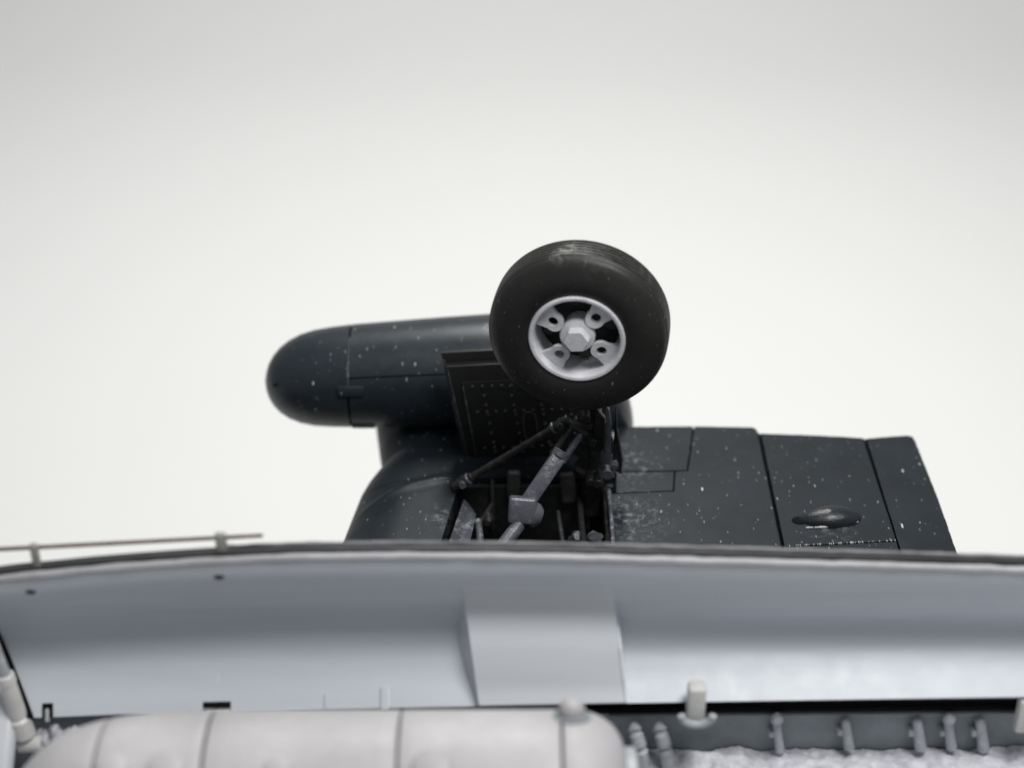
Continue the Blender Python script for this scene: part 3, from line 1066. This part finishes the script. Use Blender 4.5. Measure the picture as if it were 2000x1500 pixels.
link('knuckle_cap', from_bm(tube_bm(kn + Vector((0.012, -0.004, -0.004)), kn + Vector((0.031, -0.006, -0.010)), 0.021, 0.019, 24, ch=0.35), 'knuckle_cap'), M['strut'], rs)
link('lower_rod', from_bm(tube_bm(onZ(1014, 1024, 0.03), onZ(968, 1085, 0.01), 0.011, 0.012), 'lower_rod'), M['strut'], rs)

# ------------------------------------------------------------------ the long grey store lying in the bay
k_ = (750 - 1386) / F
RS = 0.118
nrm = (CU - CF * k_).normalized()
sc_ = C0 + (CF + CU * k_) * 2.27 - nrm * RS
SZ = RS + 0.001


def store_x(px):
    return (px - 1000) / F * 2.24


store = empty('store', (store_x(560), sc_.y, sc_.z - RS))
store['label'] = 'long pale grey cylindrical store with dark seams lying in the open bay'
store['category'] = 'bomb'
SM = Matrix(((0, 0, 1, 0), (1, 0, 0, sc_.y), (0, 1, 0, sc_.z), (0, 0, 0, 1)))


def sect(name, prof, m=M['store'], off=0.0):
    return link(name, from_bm(lathe_bm([(max(0, r - off), x) for r, x in prof], 96, SM), name), m, store)


sx = store_x
store_tab = [(8, 0.0), (22, 0.024), (50, 0.050), (85, 0.073), (117, 0.088), (160, 0.0985), (206, 0.1065), (300, 0.1152), (413, RS), (500, RS)]


def store_r(px):
    return min(RS, smooth_tab(store_tab, px)) if px > 8 else 0.0


nose = [(store_r(px), sx(px)) for px in (11, 15, 22, 34, 50, 67, 85, 101, 117, 138, 160, 182, 201)]
sect('nose_section', [(0, sx(8))] + nose + [(store_r(205) - 0.0006, sx(205)), (store_r(207) - 0.006, sx(207)), (0, sx(207))])


def mid(name, a, c):
    n = 10
    body = [(store_r(lerp(a + 2.5, c - 2.5, i / n)), sx(lerp(a + 2.5, c - 2.5, i / n))) for i in range(n + 1)]
    sect(name, [(0, sx(a)), (store_r(a) - 0.006, sx(a)), (store_r(a) - 0.0005, sx(a + 0.8))] + body + [(store_r(c) - 0.0005, sx(c - 0.8)), (store_r(c) - 0.006, sx(c)), (0, sx(c))])


mid('body_section', 211, 414)
mid('body_section', 419, 781)
mid('body_section', 785, 1093)
sect('core', [(0, sx(150)), (store_r(190) - 0.008, sx(190)), (store_r(220) - 0.008, sx(220)), (store_r(413) - 0.008, sx(425)), (RS - 0.008, sx(1104)), (0, sx(1106))], M['gap'])
tail = [(0, sx(1097)), (RS - 0.006, sx(1097)), (RS - 0.001, sx(1098.5)), (RS, sx(1102)), (RS, sx(1121))]
for i in range(1, 13):
    a = R(90) * i / 12
    tail.append((lerp(0.055, RS, math.cos(a) ** 0.9 if i < 12 else 0), lerp(sx(1121), sx(1222), math.sin(a))))
tail += [(0, sx(1222))]
sect('tail_section', tail)
sect('tail_ring', [(0, sx(1218)), (0.066, sx(1218)), (0.070, sx(1222)), (0.070, sx(1240)), (0.064, sx(1245)), (0, sx(1245))], M['ribgrey'])
# suspension lug on top and the slot beside it
q = Vector((sx(1116), sc_.y + RS * math.cos(R(67)), sc_.z + RS * math.sin(R(67))))
lugm = axis_m(q, (q - Vector((q.x, sc_.y, sc_.z))))
sl = link('lug_socket', from_bm(lathe_bm([(0, -0.006), (0.025, -0.006), (0.025, 0.001), (0.019, 0.002), (0.0175, -0.003), (0, -0.003)], 32, lugm), 'lug_socket'), M['baywall'], store)
link('lug', from_bm(lathe_bm([(0.015, -0.004), (0.0172, 0.008), (0.0165, 0.014), (0.012, 0.021), (0.006, 0.0235), (0, 0.024)], 32, lugm), 'lug'), M['store'], sl)
for px, r_ in ((252, 0.020), (352, 0.024), (850, 0.026), (560, 0.018)):
    a = R(114)
    q = Vector((sx(px), sc_.y + RS * math.cos(a), sc_.z + RS * math.sin(a)))
    link('boss', from_bm(lathe_bm([(r_, -0.01), (r_, 0.002), (r_ * 0.9, 0.006), (r_ * 0.6, 0.008), (0, 0.0085)], 32, axis_m(q, q - Vector((q.x, sc_.y, sc_.z)))), 'boss'), M['store'], store)
